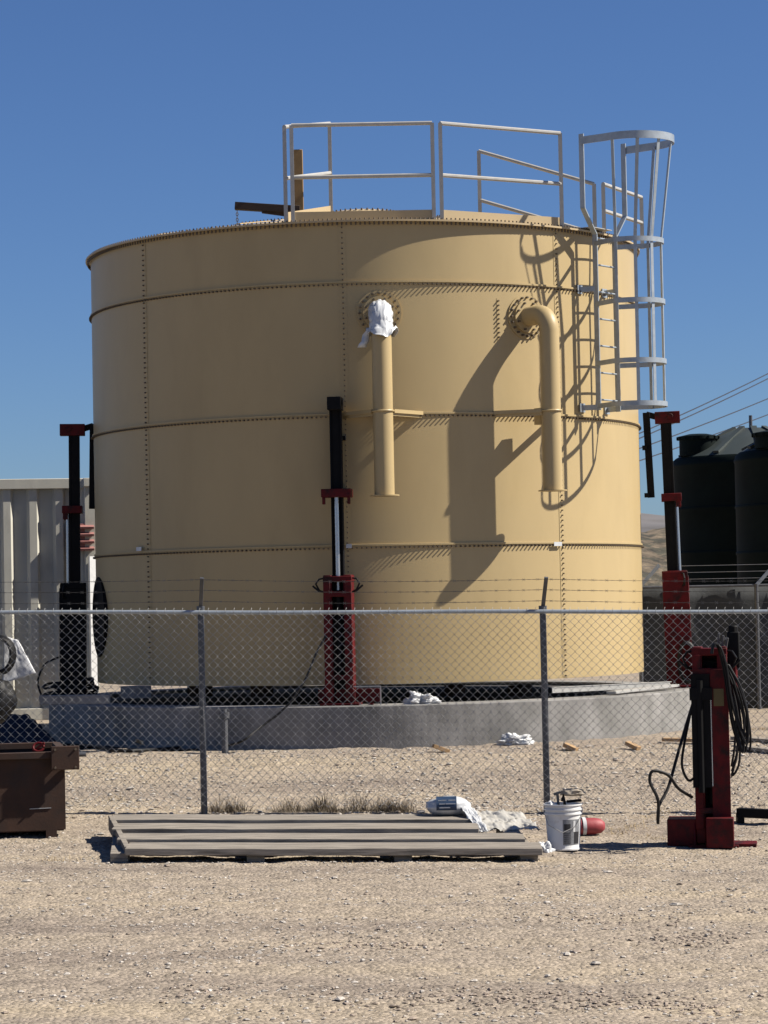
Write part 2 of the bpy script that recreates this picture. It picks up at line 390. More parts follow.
# outlet pipes with bolted round flanges
def outlet(px, py, xpipe, ybot, ybr, out=.36):
    rp = .108
    a = az(px, py, R); z = zt(px, py, a, R); o = T(a, 1, 0); ta = Vector((math.cos(a), math.sin(a), 0))
    pipe = MB(); zb = zt(xpipe, ybot, a, R+out); Rb = .19
    c0 = T(a, R, z); pts = [c0+o*.01, c0+o*(out-Rb)]
    for k in range(1, 9):
        th = k/8*math.pi/2; pts.append(c0+o*(out-Rb+Rb*math.sin(th))+Vector((0,0,-Rb+Rb*math.cos(th))))
    pts.append(Vector((*(c0+o*out).xy, zb))); pipe.tube(pts, rp, 28)
    pipe.lathe([(rp, 0), (rp+.05, 0), (rp+.05, .012), (rp, .012)], 32, c=(pts[-1].x, pts[-1].y, zb-.002))
    p_ = pipe.build('outlet_pipe', TAN, tank, smooth=35)
    fl = MB(); M = Matrix((ta, o, Vector((0,0,1)))).transposed()       # local y -> outward
    def ring(r0, r1, d0, d1, n=40):
        vs = []; 
        for k in range(n):
            th = 2*math.pi*k/n; e = ta*math.cos(th)+Vector((0,0,1))*math.sin(th)
            vs += [c0+o*d0+e*r0, c0+o*d0+e*r1, c0+o*d1+e*r1, c0+o*d1+e*r0]
        fs = [(k*4+q, ((k+1)%n)*4+q, ((k+1)%n)*4+(q+1)%4, k*4+(q+1)%4) for k in range(n) for q in range(4)]; fl.add(vs, fs)
    ring(rp-.01, .245, -.03, .012); ring(rp, .18, .012, .05)
    for k in range(20):
        th = 2*math.pi*k/20; e = ta*math.cos(th)+Vector((0,0,1))*math.sin(th); bolt(fl, c0+e*.215+o*.012, o, .013, .035)
    for k in range(8):
        th = 2*math.pi*(k+.5)/8; e = ta*math.cos(th)+Vector((0,0,1))*math.sin(th); bolt(fl, c0+e*.155+o*.05, o, .013, .03)
    fl.build('flange', TAN, p_, smooth=30)
    br = MB(); zz = zt(px, ybr, a, R+.1)
    for s in (-1, 1):                                                   # angle strut from the wall to a band on the pipe
        wall = T(a+s*.135, R, zz); pp = c0+o*(out-.02)+ta*s*rp; pp.z = zz
        br.bar(wall, pp, .05, .04); br.bar(wall+Vector((0,0,-.025)), pp+Vector((0,0,-.025)), .006, .05)
    cb = []; pc = c0+o*out
    for k in range(24):
        th = 2*math.pi*k/24; cb.append((pc.x+(rp+.006)*math.cos(th), pc.y+(rp+.006)*math.sin(th), zz))
    br.box(c0*0+Vector((*(c0+o*(out-.17)).xy, zz-.05)), (.12, .12, .18), Matrix.Rotation(a, 3, 'Z')); br.tube(cb, .012, 6, closed=True); br.build('pipe_bracket', TAN, p_, smooth=30)
    return a, z, c0, o, ta, out, Rb, rp
oA = outlet(379, 313, 380, 496, 413, .38); oB = outlet(526, 317, 549, 491, 413, .42)

# black manway on the left side
a = az(98.6, 617, R+.01); z = P(99, 617, TC.y-R*math.cos(a)).z; m_ = MB()
o = T(a,1,0); ta = Vector((math.cos(a), math.sin(a), 0)); c0 = T(a, R-.115, z); N = 40; vs = []
for d, r_ in ((0, .47), (.13, .47), (.13, .43), (.124, .42), (.124, 0.001)):
    for k in range(N): th = 2*math.pi*k/N; vs.append(c0+o*d+(ta*math.cos(th)+Vector((0,0,1))*math.sin(th))*r_)
fs = [(j*N+k, j*N+(k+1)%N, (j+1)*N+(k+1)%N, (j+1)*N+k) for j in range(4) for k in range(N)]
m_.add(vs, fs); m_.build('manway', BLACK, tank, smooth=30)

# guard rails on the roof edge
def rail_panel(pa, pb, zb0, zb1, h, m, kick=True, kick_m=None, clip=True, r=.023, tops=(1,.46)):
    q = MB(); pa, pb = Vector((*pa, zb0)), Vector((*pb, zb1)); U = Vector((0,0,h))
    q.bar(pa, pa+U, .042, .042, up=(0,1,0)); q.bar(pb, pb+U, .042, .042, up=(0,1,0))
    for t in tops: q.tube([pa+U*t, pb+U*t], r, 8)
    g_ = q.build('guardrail', m, tank, smooth=35)
    if kick:
        k_ = MB(); k_.bar(pa+Vector((0,0,.055)), pb+Vector((0,0,.055)), .008, .105); k_.build('toe_board', kick_m or TAN_ROOF, g_)
    return g_
def rim_xy(px, py, r): a = az(px, py, r); return T(a, r, 0).xy
rr = R+.01
rail_panel(rim_xy(293, 220, rr), rim_xy(434, 219, rr), ZR+.01, ZR+.01, 1.06, RAILW)
rail_panel(rim_xy(442, 219, rr), rim_xy(562, 224, rr), ZR+.01, ZR+.01, 1.06, RAILW)
def loc_xy(px, py, Y): p = P(px, py, Y)-TC; return (p.x, p.y)
# side return panel at the left end, running back up the roof
pf = Vector(rim_xy(286, 220, rr)); pb = Vector(loc_xy(331, 207, TC.y-pf.length*.60))
rail_panel(pf, pb, ZR+.01, ZR+.26, 1.05, RAILW)
pk = Vector(loc_xy(480, 212, TC.y-1.45)); pr = Vector(loc_xy(595, 228, TC.y-1.75))
zk = P(479, 151, TC.y-1.45).z-1.06; zr = P(595, 184, TC.y-1.75).z-1.06
rail_panel(pk, pr, zk, zr, 1.06, RAILW)
# ladder and safety cage
al = az(608, 350, R+.2); o = T(al,1,0); ta = Vector((math.cos(al), math.sin(al), 0))
def LP(t, d, z): v = T(al, R+.19+d, 0)+ta*t; v.z = z; return v
def zl(py, px=606, d=0): return P(px, py, TC.y-(R+.19+d)*math.cos(al)).z
lad = MB(); zbot = zl(411); ztop = zl(134, 583)-.06; zbend0 = zl(236); zbend1 = zl(212); hw, fw = .205, .44
for s in (-1, 1):
    pts = [LP(s*hw, 0, zbot), LP(s*hw, 0, zbend0), LP(s*fw, 0, zbend1), LP(s*fw, 0, ztop)]
    for p, q in zip(pts, pts[1:]): lad.bar(p, q, .062, .014, up=ta)
ladder = lad.build('ladder', GALV, tank, smooth=30)
z = zbot+.12
while z < zbend0:
    m_ = MB(); m_.tube([LP(-hw, 0, z), LP(hw, 0, z)], .011, 8); m_.build('rung', GALV, ladder); z += .305
for z in (zl(290), zl(408)):
    for s in (-1, 1):
        m_ = MB(); m_.bar(LP(s*hw, 0, z), LP(s*hw*1.25, -.19, z), .008, .06); m_.bar(LP(s*hw*1.25, -.185, z-.05), LP(s*hw*1.25, -.185, z+.05), .10, .012, up=o); m_.build('ladder_bracket', GALV, ladder)
cage = None
def hoop_pts(w0, rad, dc, z):
    pts, outs = [], []
    pts.append(LP(-w0, 0, z)); outs.append(-ta)
    for k in range(25):
        th = R_(-100+200*k/24); e = ta*math.sin(th)+o*math.cos(th); pts.append(LP(0, dc, z)+e*rad); outs.append(e)
    pts.append(LP(w0, 0, z)); outs.append(ta); return pts, outs
hz = [zl(y, x, .75) for (y, x) in ((403, 662), (360, 662), (300, 661), (239, 661))]; ztp = zl(134, 671, .9)
for i, z in enumerate(hz):
    cg = MB(); p, q = hoop_pts(hw+.01, .35, .36, z); cg.ribbon(p, .055, .009, q); cg.build('cage_hoop', GALV, ladder, smooth=30)
cg = MB(); p, q = hoop_pts(fw+.01, .45, .41, ztp-.02); cg.ribbon(p, .085, .010, q); cg.build('cage_hoop', GALV, ladder, smooth=30)
for th in (-90, -52, -18, 18, 52, 90):
    e = ta*math.sin(R_(th))+o*math.cos(R_(th)); m_ = MB()
    a0 = LP(0, .36, hz[0]-.03)+e*.342; a1 = LP(0, .36, hz[3])+e*.342; a2 = LP(0, .41, ztp-.02)+e*.442
    m_.bar(a0, a1, .038, .006, up=e); m_.bar(a1, a2, .038, .006, up=e); m_.build('cage_strap', GALV, ladder)
# landing plate and the rail beside the ladder head
m_ = MB(); m_.bar(LP(-.20, -.14, ZR+.03), LP(.22, -.14, ZR+.03), .20, .008, up=(0,0,1)); m_.build('landing_plate', RAILW, ladder)
p1 = Vector(loc_xy(604, 225, TC.y-1.55)); p2 = Vector(loc_xy(642, 230, TC.y-.35))
rail_panel(p1.xy, p2.xy, P(604,184,TC.y-1.55).z-.62, P(643,170,TC.y-.35).z-.95, .62, RAILW, kick=False, tops=(1,.5))

# timber lifting boom standing on the roof, chain hanging over the rim
pb_ = TC+T(R_(-17), 2.2, ZR+.18)
bp0 = P(299, 216, pb_.y); boom = thing('lifting_boom', 'dark wooden boom on a tan post with a hanging chain, on the tank roof', 'hoist', (bp0.x, bp0.y, ZR+.16))
L0 = boom.location
def BL(px, py, Y=None): return P(px, py, Y or pb_.y)-L0
m_ = MB(); m_.box((0,0,(BL(299,150).z)/2-.0), (.11, .09, BL(299,150).z)); m_.build('post', mat('yellow_brown_timber', (.33,.21,.09), .8, 0, .2, 6), boom, bevel=.006)
m_ = MB(); m_.bar(BL(235, 206, 29.4), BL(300, 210), .10, .085); m_.bar(BL(262, 211, 29.4), BL(300, 216), .05, .05); m_.build('beam', WOODD, boom, bevel=.004)
m_ = MB(); c = BL(237, 208, 29.4); 
for k in range(7): 
    cc = c+Vector((0,0,-.04-k*.032)); rg = [(cc.x+(.012*math.cos(t) if k%2 else 0), cc.y+(0 if k%2 else .012*math.cos(t)), cc.z+.02*math.sin(t)) for t in np.linspace(0, 2*math.pi, 9)[:-1]]; m_.tube(rg, .005, 5, closed=True)
m_.build('chain', WIRE, boom)

# plastic film wrapped round the left elbow
def blob(name, c, size, seed, m, amp=.35, sub=5, parent=None, zmin=None, freq=1.6):
    bm = bmesh.new(); bmesh.ops.create_icosphere(bm, subdivisions=sub, radius=1)
    for v in bm.verts:
        p = v.co.copy(); n1 = noise.noise(p*freq+Vector((seed,0,0))); n2 = abs(noise.noise(p*freq*2.6+Vector((0,seed,0)))); n3 = abs(noise.noise(p*freq*6+Vector((0,0,seed))))
        n4 = abs(noise.noise(p*freq*11+Vector((seed,seed,0)))); k = 1+amp*(n1*1.1)-amp*1.1*n2-amp*.7*n3-amp*.35*n4; v.co = Vector((p.x*size[0]*k, p.y*size[1]*k, p.z*size[2]*k))
        if zmin is not None and v.co.z < zmin: v.co.z = zmin
    me = bpy.data.meshes.new(name); bm.to_mesh(me); bm.free(); me.shade_smooth(); me.materials.append(m)
    ob = bpy.data.objects.new(name, me); sc.collection.objects.link(ob); ob.location = c
    if parent: ob.parent = parent
    return ob
a, z, c0, o, ta, out, Rb, rp = oA; c0 = c0+o*.02
wr = MB(); pts = []
for (d, dz) in ((.10, .0), (.17, .0), (.25, -.02), (.31, -.06), (.35, -.12), (.36, -.175), (.365, -.23), (.37, -.275)): pts.append(c0+o*d+Vector((0,0,dz)))
N = 72; vs = []; 
sub = []
for i in range(len(pts)-1):
    for k in range(5): sub.append(pts[i].lerp(pts[i+1], k/5))
sub.append(pts[-1])
for i, p in enumerate(sub):
    t = (sub[min(i+1, len(sub)-1)]-sub[max(i-1, 0)]).normalized(); n1 = ta; n2 = t.cross(ta).normalized(); u = i/(len(sub)-1)
    for k in range(N):
        th = 2*math.pi*k/N; cr = .012*abs(noise.noise(Vector((math.cos(th)*2.5, math.sin(th)*2.5, u*6))))*2+.01*noise.noise(Vector((math.cos(th)*7, math.sin(th)*7, u*12)))
        flare = .038*max(0, u-.72)/.28*(1+1.4*noise.noise(Vector((math.cos(th)*1.7, math.sin(th)*1.7, 5)))); r_ = rp+.010+cr+flare
        q = p+n1*math.cos(th)*r_+n2*math.sin(th)*r_
        if u > .9: q.z += .10*noise.noise(Vector((math.cos(th)*1.5, math.sin(th)*1.5, 11)))
        vs.append(q)
M_ = len(sub); fs = [(i*N+k, i*N+(k+1)%N, (i+1)*N+(k+1)%N, (i+1)*N+k) for i in range(M_-1) for k in range(N)]
wr.add(vs, fs)
tail = []                                                       # loose flap hanging at the left
for k in range(7):
    q = c0+o*(.35)+ta*(-.13-.012*k+.01*math.sin(k*2))+Vector((0,0,-.20-.035*k)); tail += [q+ta*(-.03-.004*k)+o*.012*math.sin(k*1.7), q+o*.02*math.cos(k*1.3), q+ta*(.03+.002*k)-o*.01]
wr.add(tail, [(i*3+j, i*3+j+1, i*3+j+4, i*3+j+3) for i in range(6) for j in range(2)])
wo_ = wr.build('plastic_wrap', PLASTIC, None, smooth=60); wo_.location = TC
tag(wo_, 'crumpled white plastic film wrapped round the elbow of the left outlet pipe', 'plastic wrap')
so_ = wo_.modifiers.new('thick', 'SOLIDIFY'); so_.thickness = .003

# ------------------------------------------------------------------ concrete ring wall and slab
ZC = P(369, 705.5, TC.y-3.87).z
rw = MB(); rw.lathe([(3.45, ZC-.02), (3.46, ZC), (3.86, ZC), (3.87, ZC-.012), (3.875, gz(0,29)-.25), (3.2, gz(0,29)-.25)], 200)
ring = rw.build('ring_wall', CONC, None, smooth=30); ring.location = TC
tag(ring, 'low round grey concrete foundation wall under the tan tank', 'foundation')
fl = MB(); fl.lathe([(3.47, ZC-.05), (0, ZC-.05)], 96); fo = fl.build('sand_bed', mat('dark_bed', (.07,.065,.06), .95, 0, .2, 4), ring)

# ------------------------------------------------------------------ jacks
def coil(mb, c, rx, rz, n, th, tilt=.1, axis='x', droop=1.0):
    for i in range(n):
        k = 1+.12*i/n*rnd.uniform(.6, 1.4); pts = []
        for j in range(20):
            t = 2*math.pi*j/20; u, v_ = math.cos(t)*rx*k, math.sin(t)*rz*k
            if v_ < 0: v_ *= droop*rnd.uniform(.97, 1.03)
            dd = (i-n/2)*th*1.6+.01*math.sin(t*2+i)
            pts.append((c[0]+u, c[1]+dd, c[2]+v_) if axis == 'x' else (c[0]+dd, c[1]+u, c[2]+v_))
        mb.tube(pts, th, 6, closed=True)
def jack(label, loc, rz, base_h=1.38, mast_h=3.30, collar=2.27, arm=True, foot=(.42, .40), group='hydraulic tank lifting jacks', body=None, head=None):
    t = thing('lifting_jack', label, 'jack', loc, rz, group)
    m_ = MB(); m_.box((0, 0, .012), (*foot, .024))
    for s in (-1, 1):
        m_.add([(s*.17, -.14, .024), (s*.17, -foot[1]/2, .024), (s*.17, -.14, .22), (s*.155, -.14, .024), (s*.155, -foot[1]/2, .024), (s*.155, -.14, .22)], [(0,1,2),(5,4,3),(0,3,4,1),(1,4,5,2),(2,5,3,0)])
    m_.build('foot_plate', body or RED, t, bevel=.003)
    m_ = MB()                                        # channel open to the front (-y)
    h = base_h
    for s in (-1, 1):
        m_.box((s*.108, -.015, .024+h/2), (.085, .30, h-.024)); 
        m_.box((s*.115, -.171, .05+h/2), (.075, .014, h-.2))
    m_.box((0, .11, h/2), (.14, .03, h-.05)); m_.box((0, -.02, h-.03), (.31, .30, .06)); m_.box((0, -.174, h-.19), (.30, .012, .06)); m_.box((0, -.174, .30), (.30, .012, .05))
    b_ = m_.build('jack_body', body or RED, t, bevel=.006)
    m_ = MB(); m_.box((0, .02, .05+mast_h/2), (.125, .10, mast_h-.10))
    for s in (-1, 1): m_.box((s*.055, -.045, .05+mast_h/2), (.016, .03, mast_h-.12))
    m_.build('mast', BLACK, t, bevel=.004)
    m_ = MB(); m_.tube([(0, -.075, .35), (0, -.075, max(base_h-.15, .6))], .042, 14); m_.build('cylinder', BLACK, t)
    if arm:
        m_ = MB(); m_.tube([(0, -.075, base_h-.2), (0, -.075, collar)], .024, 14); m_.build('piston', CHROME, t)
    m_ = MB(); m_.box((0, -.02, collar), (.32, .24, .09))
    for s in (-1, 1): m_.box((s*.135, -.10, collar-.055), (.03, .06, .13))
    m_.build('collar', RED, t, bevel=.005)
    if arm:
        m_ = MB(); m_.box((0, -.015, mast_h-.07), (.15, .30, .14)); m_.tube([(-.085, -.05, mast_h-.06), (.085, -.05, mast_h-.06)], .035, 12); m_.build('head', head or RED, t, bevel=.006)
        m_ = MB(); m_.bar((0, .10, mast_h-.06), (0, .235, mast_h-.02), .06, .07); m_.bar((0, .235, mast_h), (0, .22, mast_h-1.02), .08, .085, up=(0,1,0))
        for zz in (mast_h-.42, mast_h-.99): m_.box((0, .27, zz), (.16, .06, .05))
        m_.build('lifting_arm', BLACK, t, bevel=.003)
    m_ = MB()                                         # curled hydraulic hoses at the top of the body
    for s in (-1, 1):
        m_ = MB(); m_.tube([(s*.14, -.1, base_h-.02), (s*.20, -.12, base_h-.03), (s*.235, -.13, base_h-.08), (s*.20, -.12, base_h-.15), (s*.15, -.1, base_h-.17), (s*.20, -.13, base_h-.16), (s*.27, -.13, base_h-.10)], .011, 6); m_.build('hose', RUBBER, t)
    return t
def jack_on_tank(label, px, py, rj=3.62, **k):
    a = az(px, py, rj); t = jack(label, TC+T(a, rj, ZC), a, **k); return a, t
aJ = [R_(-85.5), az(340, 650, 3.62), az(676, 640, 3.60)]
jL = jack('black and red lifting jack in shade at the left edge of the tan tank', TC+T(aJ[0], 3.56, ZC), aJ[0], body=BLACK); jL.rotation_euler.x = -.010
jC = jack('dark red lifting jack standing at the front middle of the tan tank', TC+T(aJ[1], 3.60, ZC), aJ[1], head=BLACK)
aR = R_(84); jR = jack('bright red sunlit lifting jack at the right edge of the tan tank', TC+T(aR, 3.69, ZC), aR); jR.rotation_euler.x = -.022
# red outrigger frame and hose bundles
m_ = MB(); m_.bar((-.24, -.02, .10), (.42, -.02, .10), .07, .14); m_.bar((.33,-.1,.02), (.33,-.1,-.28), .05, .05, up=(0,1,0)); m_.build('outrigger', RED, jC)
m_ = MB(); m_.bar((.1,-.16,.2), (.44,-.16,.2), .01, .012); m_.bar((.44,-.16,.2), (.44,-.16,-.05), .012, .012, up=(0,1,0)); m_.build('guard_wire', WIRE, jC)
m_ = MB()
for k in range(11):
    cx_, cy_, q = rnd.uniform(-.30, -.12), rnd.uniform(-.18, .05), rnd.uniform(.16, .26)
    m_.tube([(cx_+q*math.cos(t), cy_+q*math.sin(t)*1.1, .03+.018*k+.03*math.sin(t*2+k)) for t in np.linspace(0, 2*math.pi, 25)[:-1]], .016, 6, closed=True)
m_.tube(smooth_path([(-.1,-.2,.5),(-.1,-.36,.42),(-.1,-.45,.22),(-.1,-.4,.02)]), .014, 6); m_.build('hose_coil', RUBBER, jL)
m_ = MB(); coil(m_, (-.28, -.12, .30), .10, .22, 6, .013, axis='y'); m_.build('hose_coil', RUBBER, jR)

# foreground jack, body only, turned to the left
g0 = G(712, 846); TH = R_(-9)
jF = jack('short dark red jack with coiled black hoses standing in front of the fence', (g0.x+.02, g0.y, gz(g0.x, g0.y)), TH, base_h=1.62, mast_h=1.52, collar=1.36, arm=False, foot=(.44, .46))
jF.scale = (.92, .92, 1)
def V(x, y, z):                                       # unturned offset -> the jack's own axes
    return Vector((math.cos(TH)*x+math.sin(TH)*y, -math.sin(TH)*x+math.cos(TH)*y, z))/1 * 1 if False else Vector(((math.cos(TH)*x+math.sin(TH)*y)/.92, (-math.sin(TH)*x+math.cos(TH)*y)/.92, z))
m_ = MB(); m_.box(V(.02, -.24, .13), (.24, .16, .24)); m_.build('outrigger', RED, jF, bevel=.006)
m_ = MB(); m_.box(V(-.25, .06, .12), (.26, .34, .22)); m_.build('outrigger', RED, jF, bevel=.006)
m_ = MB(); m_.box(V(.22, -.05, .015), (.26, .3, .03)); m_.build('outrigger', RED, jF, bevel=.004)
m_ = MB(); m_.box((-.085, -.19, .95), (.165, .03, .92)); m_.tube([(-.09, -.205, .45), (-.09, -.205, 1.36)], .03, 10); m_.box((-.08, -.2, 1.25), (.2, .05, .10)); m_.build('cover_plate', BLACK, jF)
m_ = MB(); m_.box((.08, -.186, .80), (.16, .016, 1.30)); m_.build('front_plate', RED, jF, bevel=.003)
m_ = MB(); m_.tube([(.005, -.2, .50), (.005, -.2, 1.28)], .006, 8); m_.build('piston', CHROME, jF)
m_ = MB(); m_.box((.075, -.196, 1.22), (.09, .004, .14)); m_.build('sticker', YEL, jF)
base_ = [(-.02,1.58),(.0,1.655),(.05,1.63),(.10,1.47),(.13,1.25),(.18,1.02),(.235,.86),(.265,.82),(.28,.92),(.27,1.08),(.225,1.26),(.17,1.38),(.12,1.47)]
for i in range(8):
    kx = rnd.uniform(.78, 1.06); kz = rnd.uniform(.82, 1.06); dy = -.24-.012*i; pts = []
    for (x, z) in base_:
        pts.append(V(x*kx+rnd.uniform(-.006,.006), dy+rnd.uniform(-.008,.008), 1.62-(1.62-z)*kz))
    m_ = MB(); m_.tube(smooth_path(pts, 4), .0095, 6); m_.build('hose', RUBBER, jF)
for i in range(3):
    m_ = MB(); m_.tube(smooth_path([V(.10,-.24,1.5), V(.16,-.14,1.3), V(.18+.01*i,-.16,1.05), V(.16+.02*i,-.17,.80-.05*i), V(.135,-.17,.66-.04*i), V(.17,-.17,.72), V(.21,-.16,.9)], 4), .011, 6); m_.build('hose', RUBBER, jF)
m_ = MB(); m_.box(V(.20, .03, 1.60), (.11, .10, .30)); m_.tube([V(.20,.03,1.70), V(.20,.03,1.80)], .045, 10); m_.build('pump_motor', BLACK, jF, bevel=.012)
m_ = MB(); m_.tube([V(.20,.0,1.48), V(.20,.0,1.22)], .028, 8); m_.build('pump_pipe', RED, jF)
for k in range(3):
    m_ = MB(); m_.tube([V(.06+.03*k, -.05, 1.58), V(.07+.035*k, -.08, 1.74-.02*k)], .010, 6); m_.build('hose_fitting', GALV_D, jF)
def gpath(pts, dz=.012):                                 # follow the ground along pixels
    o_ = []
    for (x, y) in pts: p = G(x, y); o_.append(Vector((p.x, p.y, hfun(p.x, p.y)+dz)))
    return o_
def smooth_path(pts, n=6):
    pts = [Vector(p) for p in pts]; o_ = []
    for i in range(len(pts)-1):
        p0, p1, p2, p3 = pts[max(i-1,0)], pts[i], pts[i+1], pts[min(i+2, len(pts)-1)]
        for k in range(n):
            t = k/n; o_.append(.5*((2*p1)+(p2-p0)*t+(2*p0-5*p1+4*p2-p3)*t*t+(3*p1-p0-3*p2+p3)*t**3))
    return o_+[pts[-1]]
def hose(label, pix_depth, r=.012, name='hydraulic_hose', m=None):
    m_ = MB(); m_.tube(smooth_path(pix_depth), r, 7); return tag(m_.build(name, m or RUBBER), label, 'hose')
Yj = g0.y-.12
hose('black hose dropping from the front jack to a loop on the gravel', [P(694,700,Yj), P(686,726,Yj), P(677,757,Yj-.1), P(668,788,Yj-.2), P(659,806,Yj-.3), P(658,823,Yj-.35), P(658,800,Yj-.4), P(650,782,Yj-.4), P(653,771,Yj-.4), P(668,775,Yj-.35), P(678,788,Yj-.3), P(692,797,Yj-.1)], .013)
hose('black hose hanging down the left side of the front jack', [P(692,706,Yj), P(685,740,Yj), P(682,765,Yj-.05), P(688,780,Yj-.05), P(694,778,Yj)], .011)
Yc = TC.y-4.0
hose('thin black hose running from the middle jack down over the foundation wall', [P(333,625,TC.y-3.7), P(318,650,TC.y-3.8), P(304,682,TC.y-3.9), P(285,708,TC.y-3.97), P(262,726,TC.y-4.05), P(240,742,TC.y-4.2), *[Vector(v) for v in gpath(((215,748),(180,751),(140,751),(100,748),(70,752)))]], .013)
hose('black cable lying along the gravel below the shaded foundation wall', gpath(((245,744),(205,747),(170,750),(125,754),(85,748),(60,747)), .02), .02, 'ground_cable')

# ------------------------------------------------------------------ chain link fence
FY = 23.6
fence = thing('chain_link_fence', 'galvanised chain link fence with three barbed wires in front of the tank', 'fence', (0, FY, 0))
slope = -.0195; zr0 = P(373, 612, FY).z
slope = (P(700,611.5,FY).z-P(60,612.5,FY).z)/(P(700,611.5,FY).x-P(60,612.5,FY).x)
def rz(x): return zr0 + slope*(x-P(373,612,FY).x)
m_ = MB(); m_.tube([(x, 0, rz(x)+.004*math.sin(x*1.7)) for x in np.arange(-7.5, 7.6, .5)], .0195, 10); m_.build('top_rail', GALV, fence)
xl, xr = P(202, 700, FY).x, P(545, 700, FY).x; px_ = [xl-2*(xr-xl), xl-(xr-xl), xl, xr, xr+(xr-xl)]
for x in px_:
    zb = gz(x, FY)-.1; z1 = rz(x); m_ = MB(); m_.tube([(x, .035, zb), (x, .035, z1+.05)], .030, 12); p_ = m_.build('post', GALV_D, fence)
    m_ = MB(); m_.tube([(x, .035, z1+.0), (x, .035, z1+.055)], .038, 12); m_.bar((x, .035, z1+.03), (x+.028, -.13, z1+.31), .035, .022, up=(0,1,0)); m_.build('barb_arm', GALV_D, p_)
pit = .078; hgt = 1.78; m_ = MB(); x = -5.2; i = 0
nseg = int(hgt/(pit/2))
while x < 5.2:                                              # each wire zigzags, hooking its neighbour
    pts = []; r0 = rnd.uniform(-.003, .003); z1 = rz(x)-.01
    for k in range(nseg+1):
        sx = (pit/2+.003) if (k+i) % 2 else -.003
        bow = .012*math.sin(x*2.1)*math.sin(k/nseg*math.pi)
        pts.append((x+sx+r0+bow*.6, -.030+(.004 if k % 2 else -.004)+bow, z1-k*pit/2))
    m_.tube(pts, .0028, 4, caps=False); x += pit/2*1.0; i += 1
x = -5.2                                                   # knuckled top edge
while x < 5.2:
    z1 = rz(x)-.01; m_.tube([(x-.003, -.034, z1), (x-.001, -.03, z1+.03), (x+.006, -.02, z1+.05)], .0022, 3); x += pit
m_.build('chain_link_mesh', MESHW, fence, smooth=180, fix=False)
for j, (dy, dz) in enumerate(((-.035, .10), (-.085, .20), (-.125, .295))):
    m_ = MB(); X = np.arange(-7, 7.01, .05)
    for ph in (0, math.pi):
        m_.tube([(x, dy+.035+.003*math.cos(x*60+ph), rz(x)+dz-.02*math.sin(math.pi*((x-xl)%(xr-xl))/(xr-xl))+.003*math.sin(x*60+ph)) for x in X], .0017, 3, caps=False)
    for x in np.arange(-7, 7, .125):
        zz = rz(x)+dz-.02*math.sin(math.pi*((x-xl)%(xr-xl))/(xr-xl))
        for (a_, b2) in ((.013, .012), (-.013, .012)): m_.tube([(x-a_, dy+.03, zz-b2), (x+a_, dy+.04, zz+b2)], .0014, 3)
    m_.build('barbed_wire', GALV_D, fence, smooth=0, fix=False)

# ------------------------------------------------------------------ white container at the left
CY = 36.2; xr_ = P(94, 600, CY).x; zt_ = P(50, 479, CY).z; zb_ = .46
cont = thing('shipping_container', 'off-white ribbed steel container behind the left side of the tank', 'container', (xr_, CY, zb_), R_(10))
Hh = zt_-zb_; m_ = MB(); x = -.05; prof = []
pitch_ = .36
while x > -12: prof += [(x, 0), (x-.10, 0), (x-.14, .07), (x-.32, .07)]; x -= pitch_
vs = []
for (u, v_) in prof: vs += [(u, v_+.02, .16), (u, v_+.02, Hh-.14)]
m_.add(vs, [(2*i, 2*i+2, 2*i+3, 2*i+1) for i in range(len(prof)-1)]); m_.build('ribbed_wall', WHITE, cont, smooth=0, fix=False)
m_ = MB(); m_.box((-6, .04, Hh-.07), (12, .12, .14)); m_.box((-6, .04, .08), (12, .12, .16)); m_.build('frame_rail', WHITE, cont, bevel=.006)
m_ = MB(); m_.box((-.03, .03, Hh/2), (.17, .17, Hh)); m_.box((-.03, -.0, .06), (.19, .2, .12)); m_.box((-.03, 0, Hh-.06), (.19, .2, .12)); m_.build('corner_post', WHITE, cont, bevel=.008)
m_ = MB(); m_.box((-6, 1.28, Hh-.02), (12, 2.38, .03)); m_.box((-.02, 1.28, Hh/2), (.05, 2.3, Hh-.02)); m_.box((-6, 2.5, Hh/2), (12, .05, Hh)); m_.build('roof_panel', WHITE, cont)
vz = P(85, 536, CY).z-zb_; m_ = MB()
for k in range(4): m_.box((-.17, -.06, vz+.13-k*.10), (.36, .14, .035), Matrix.Rotation(R_(18), 3, 'X'))
m_.box((-.17, -.02, vz-.02), (.34, .06, .38)); m_.build('louvre_vent', VENTR, cont, bevel=.003)
m_ = MB(); m_.box((-.02, -.12, 1.15), (.12, .02, 2.2), Matrix.Rotation(R_(38), 3, 'Z')); m_.build('white_board', WCLOTH, cont)

